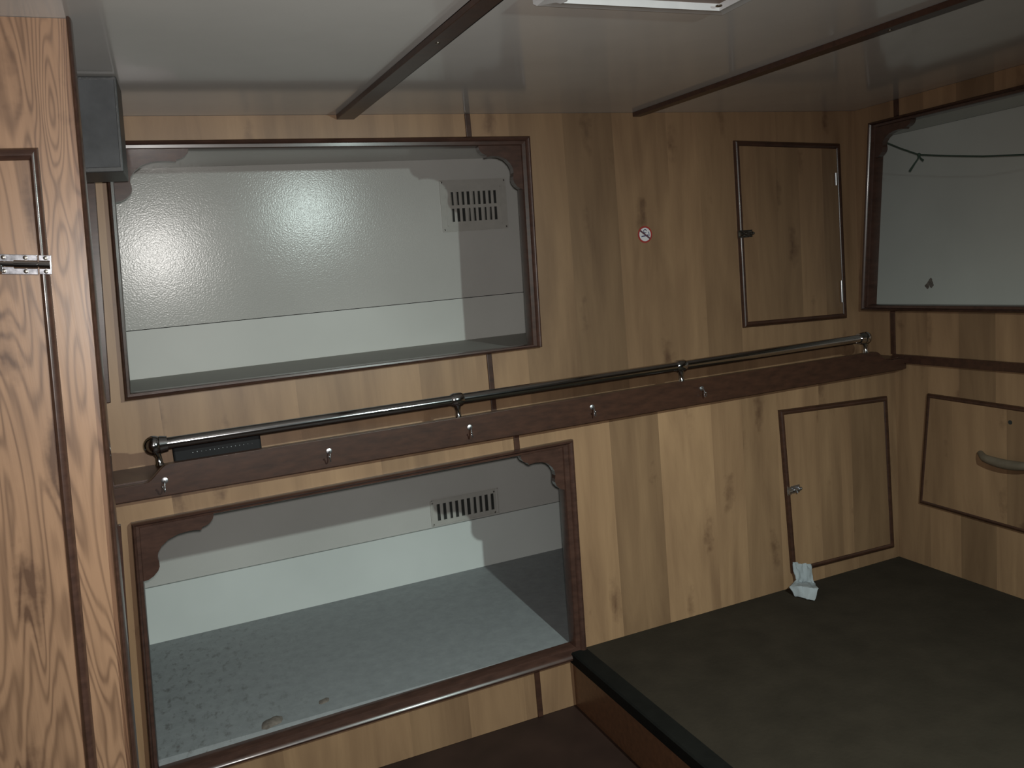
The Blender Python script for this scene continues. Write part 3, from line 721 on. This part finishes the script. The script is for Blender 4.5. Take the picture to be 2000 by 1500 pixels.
# door with rounded bead
dO = lambda z: wx((75, 291), (189, 1480), z); dI = lambda z: wx((58, 316), (166, 1480), z)
zto = WARD.px(40, 290)[1]; zti = WARD.px(40, 315)[1]; zbo = ZFL+.05; zbi = ZFL+.07
dro = [(-.80, zto), (dO(zto), zto), (dO(zbo), zbo), (-.80, zbo)]
dri = [(-.78, zti), (dI(zti), zti), (dI(zbi), zbi), (-.78, zbi)]
wdoor = MB().prism(WARD, ccw(quadmid(dro, dri)), .0004, .005).build('door', OAKW, wa); wdoor['tone'] = .97; wdoor['seed'] = 31.7
BD2 = [(0, 0), (0, .004), (.15, .0085), (.4, .0115), (.65, .0115), (.85, .0085), (1, .0045), (1, 0)]
molding(WARD, dro, dri, BD2, ['door_bead', 'door_bead', 'door_bead', 'door_bead'], MAH, wdoor)
# barrel bolt
wv = .0095
WB = Fr(WARD.o, WARD.U, WARD.V, WARD.N)
a_, b_ = WARD.px(10, 516, wv), WARD.px(90, 517.5, wv)
WB.o = WARD.P(a_[0], a_[1], 0); WB.U = (WARD.P(*b_)-WARD.P(*a_)).normalized(); WB.V = WB.N.cross(WB.U)*-1
if WB.V.z < 0: WB.V = -WB.V
cz = 0.0
def X(px): return WB.px(px, 517, wv)[0]
hgt = abs(WB.px(40, 498, wv)[1]-WB.px(40, 537, wv)[1])
bb = MB().box(WB, X(-62), X(73.5), cz-hgt/2, cz+hgt/2, .0052, wv).build('bolt_plate', WORN, wdoor, bevel=.0006)
MB().tube([WB.P(X(-70), cz, wv+.003), WB.P(X(99), cz, wv+.003)], hgt*.15, 16).tube([WB.P(X(2), cz, wv+.003), WB.P(X(2), cz-.012, wv+.012)], [.0022, .003], 10).build('bolt_rod', CHROME, bb, smooth=True)
for a, b in ((-50, -5), (28, 74)): MB().tube([WB.P(X(a), cz, wv+.002), WB.P(X(b), cz, wv+.002)], hgt*.22, 18).build('bolt_barrel', CHROME, bb, smooth=True)
for x in (-45, 7, 50):
    for s_ in (-1, 1): MB().disc(WB, X(x), cz+s_*hgt*.34, .0030, wv, wv+.0006, 14, .0008).build('screw', SCREW, bb, smooth=True)
kp = MB().box(WB, X(77), X(101), cz-hgt*.48, cz+hgt*.48, .0112, .0132).build('keep_plate', WORN, wa, bevel=.0005)
MB().tube([WB.P(X(78), cz, .0142), WB.P(X(99.5), cz, .0142)], hgt*.22, 18).build('keep_barrel', CHROME, kp, smooth=True)
for s_ in (-1, 1): MB().disc(WB, X(90), cz+s_*hgt*.34, .0030, .0132, .0138, 14, .0008).build('screw', SCREW, kp, smooth=True)

# ================================================================== LOUDSPEAKER under the ceiling
SP = back(1.655)
s0 = SP.px(227, 152)[0]; s1 = SP.px(242, 335)
sk = empty('loudspeaker', (-.11, 1.70, s1[1]), 'small black box loudspeaker under the ceiling beside the wardrobe', 'loudspeaker')
zt = ZC-.0015; zb = s1[1]
def hexa(nm, front, back_, mat, **kw):
    v = [SP.P(*p) for p in front]+[SP.P(*p) for p in back_]
    return mesh(nm, v, [(3, 2, 1, 0), (4, 5, 6, 7), (0, 1, 5, 4), (1, 2, 6, 5), (2, 3, 7, 6), (3, 0, 4, 7)], mat, sk, **kw)
hexa('cabinet', [(-.21, zb, 0), (s1[0], zb, 0), (s0, zt, 0), (-.21, zt, 0)], [(-.21, zb-.003, -.11), (s1[0]+.004, zb-.003, -.11), (s0+.004, zt, -.11), (-.21, zt, -.11)], BLACK, bevel=.002)
hexa('grille', [(-.20, zb+.008, .0035), (s1[0]-.005, zb+.008, .0035), (s0-.005, zt-.006, .0035), (-.20, zt-.006, .0035)], [(-.20, zb+.008, -.001), (s1[0]-.004, zb+.008, -.001), (s0-.004, zt-.006, -.001), (-.20, zt-.006, -.001)], GRILLE, )

# ================================================================== CEILING HATCH with white frame
c0 = CE.px(1040, 13, .012); c1 = CE.px(1414, 29, .012)
hu0, hu1, hv1 = c0[0], c1[0], (c0[1]+c1[1])/2; hv0 = hv1-.36
hq = [(hu0, hv1), (hu1, hv1), (hu1, hv0), (hu0, hv0)]; hi = inset(hq, .034)
ht = empty('ceiling_hatch', CE.P((hu0+hu1)/2, (hv0+hv1)/2, .014), 'white framed hatch panel screwed to the ceiling', 'hatch')
molding(CE, hq, hi, [(0, .0003), (0, .009), (.12, .013), (.75, .014), (.9, .017), (1, .017), (1, .0003)], ['frame_side']*4, WHITEP, ht)
MB().box(CE, hi[0][0]-.002, hi[1][0]+.002, hi[2][1]-.002, hi[0][1]+.002, .0004, .006).build('hatch_panel', plain('hatch_ply', (.16, .095, .065), .5), ht)
for (x, y) in ((1101, 1), (1404, 11)):
    u, v_ = CE.px(x, y, .014); MB().disc(CE, u, v_, .0055, .0135, .0150, 14, .001).build('screw', SCREW, ht, smooth=True)

# ================================================================== PENDANT LAMP right of the viewer (lights the cabin from that side)
LX, LY, LZ = LAMP_P
lp = empty('pendant_lamp', (LX, LY, LZ-.03), 'small bare bulb lamp hanging on a cord from the ceiling, right of the viewer', 'lamp')
MB().tube([(LX, LY, ZC-.0005), (LX, LY, ZC-.010), (LX, LY, ZC-.018)], [.04, .038, .012], 28).build('ceiling_rose', WHITEP, lp, smooth=True)
MB().tube([(LX, LY, ZC-.016), (LX, LY, LZ+.05)], .003, 10).build('flex_cord', BLACK, lp, smooth=True)
MB().tube([(LX, LY, LZ+.055), (LX, LY, LZ+.045), (LX, LY, LZ+.012)], [.008, .014, .014], 20).build('lamp_holder', BLACK, lp, smooth=True)
em, nt, b = new_mat('bulb_glow'); b.inputs['Base Color'].default_value = (.8, .85, .9, 1)
b.inputs['Emission Color'].default_value = (.86, 1.0, .98, 1); b.inputs['Emission Strength'].default_value = 4.0
MB().ball((LX, LY, LZ+.004), .013, 16, 10).build('bulb', em, lp, smooth=True)
ld = bpy.data.lights.new('lamp_light', 'SPOT'); ld.energy = LAMP_W; ld.color = (.84, 1.0, .95); ld.shadow_soft_size = .016
ld.spot_size = math.radians(175); ld.spot_blend = .9
lo_ = bpy.data.objects.new('lamp_light', ld); COL.objects.link(lo_); lo_.location = Wd((LX, LY, LZ-.028))
lo_.rotation_euler = Vector((-.22, .40, -1.0)).to_track_quat('-Z', 'Y').to_euler()
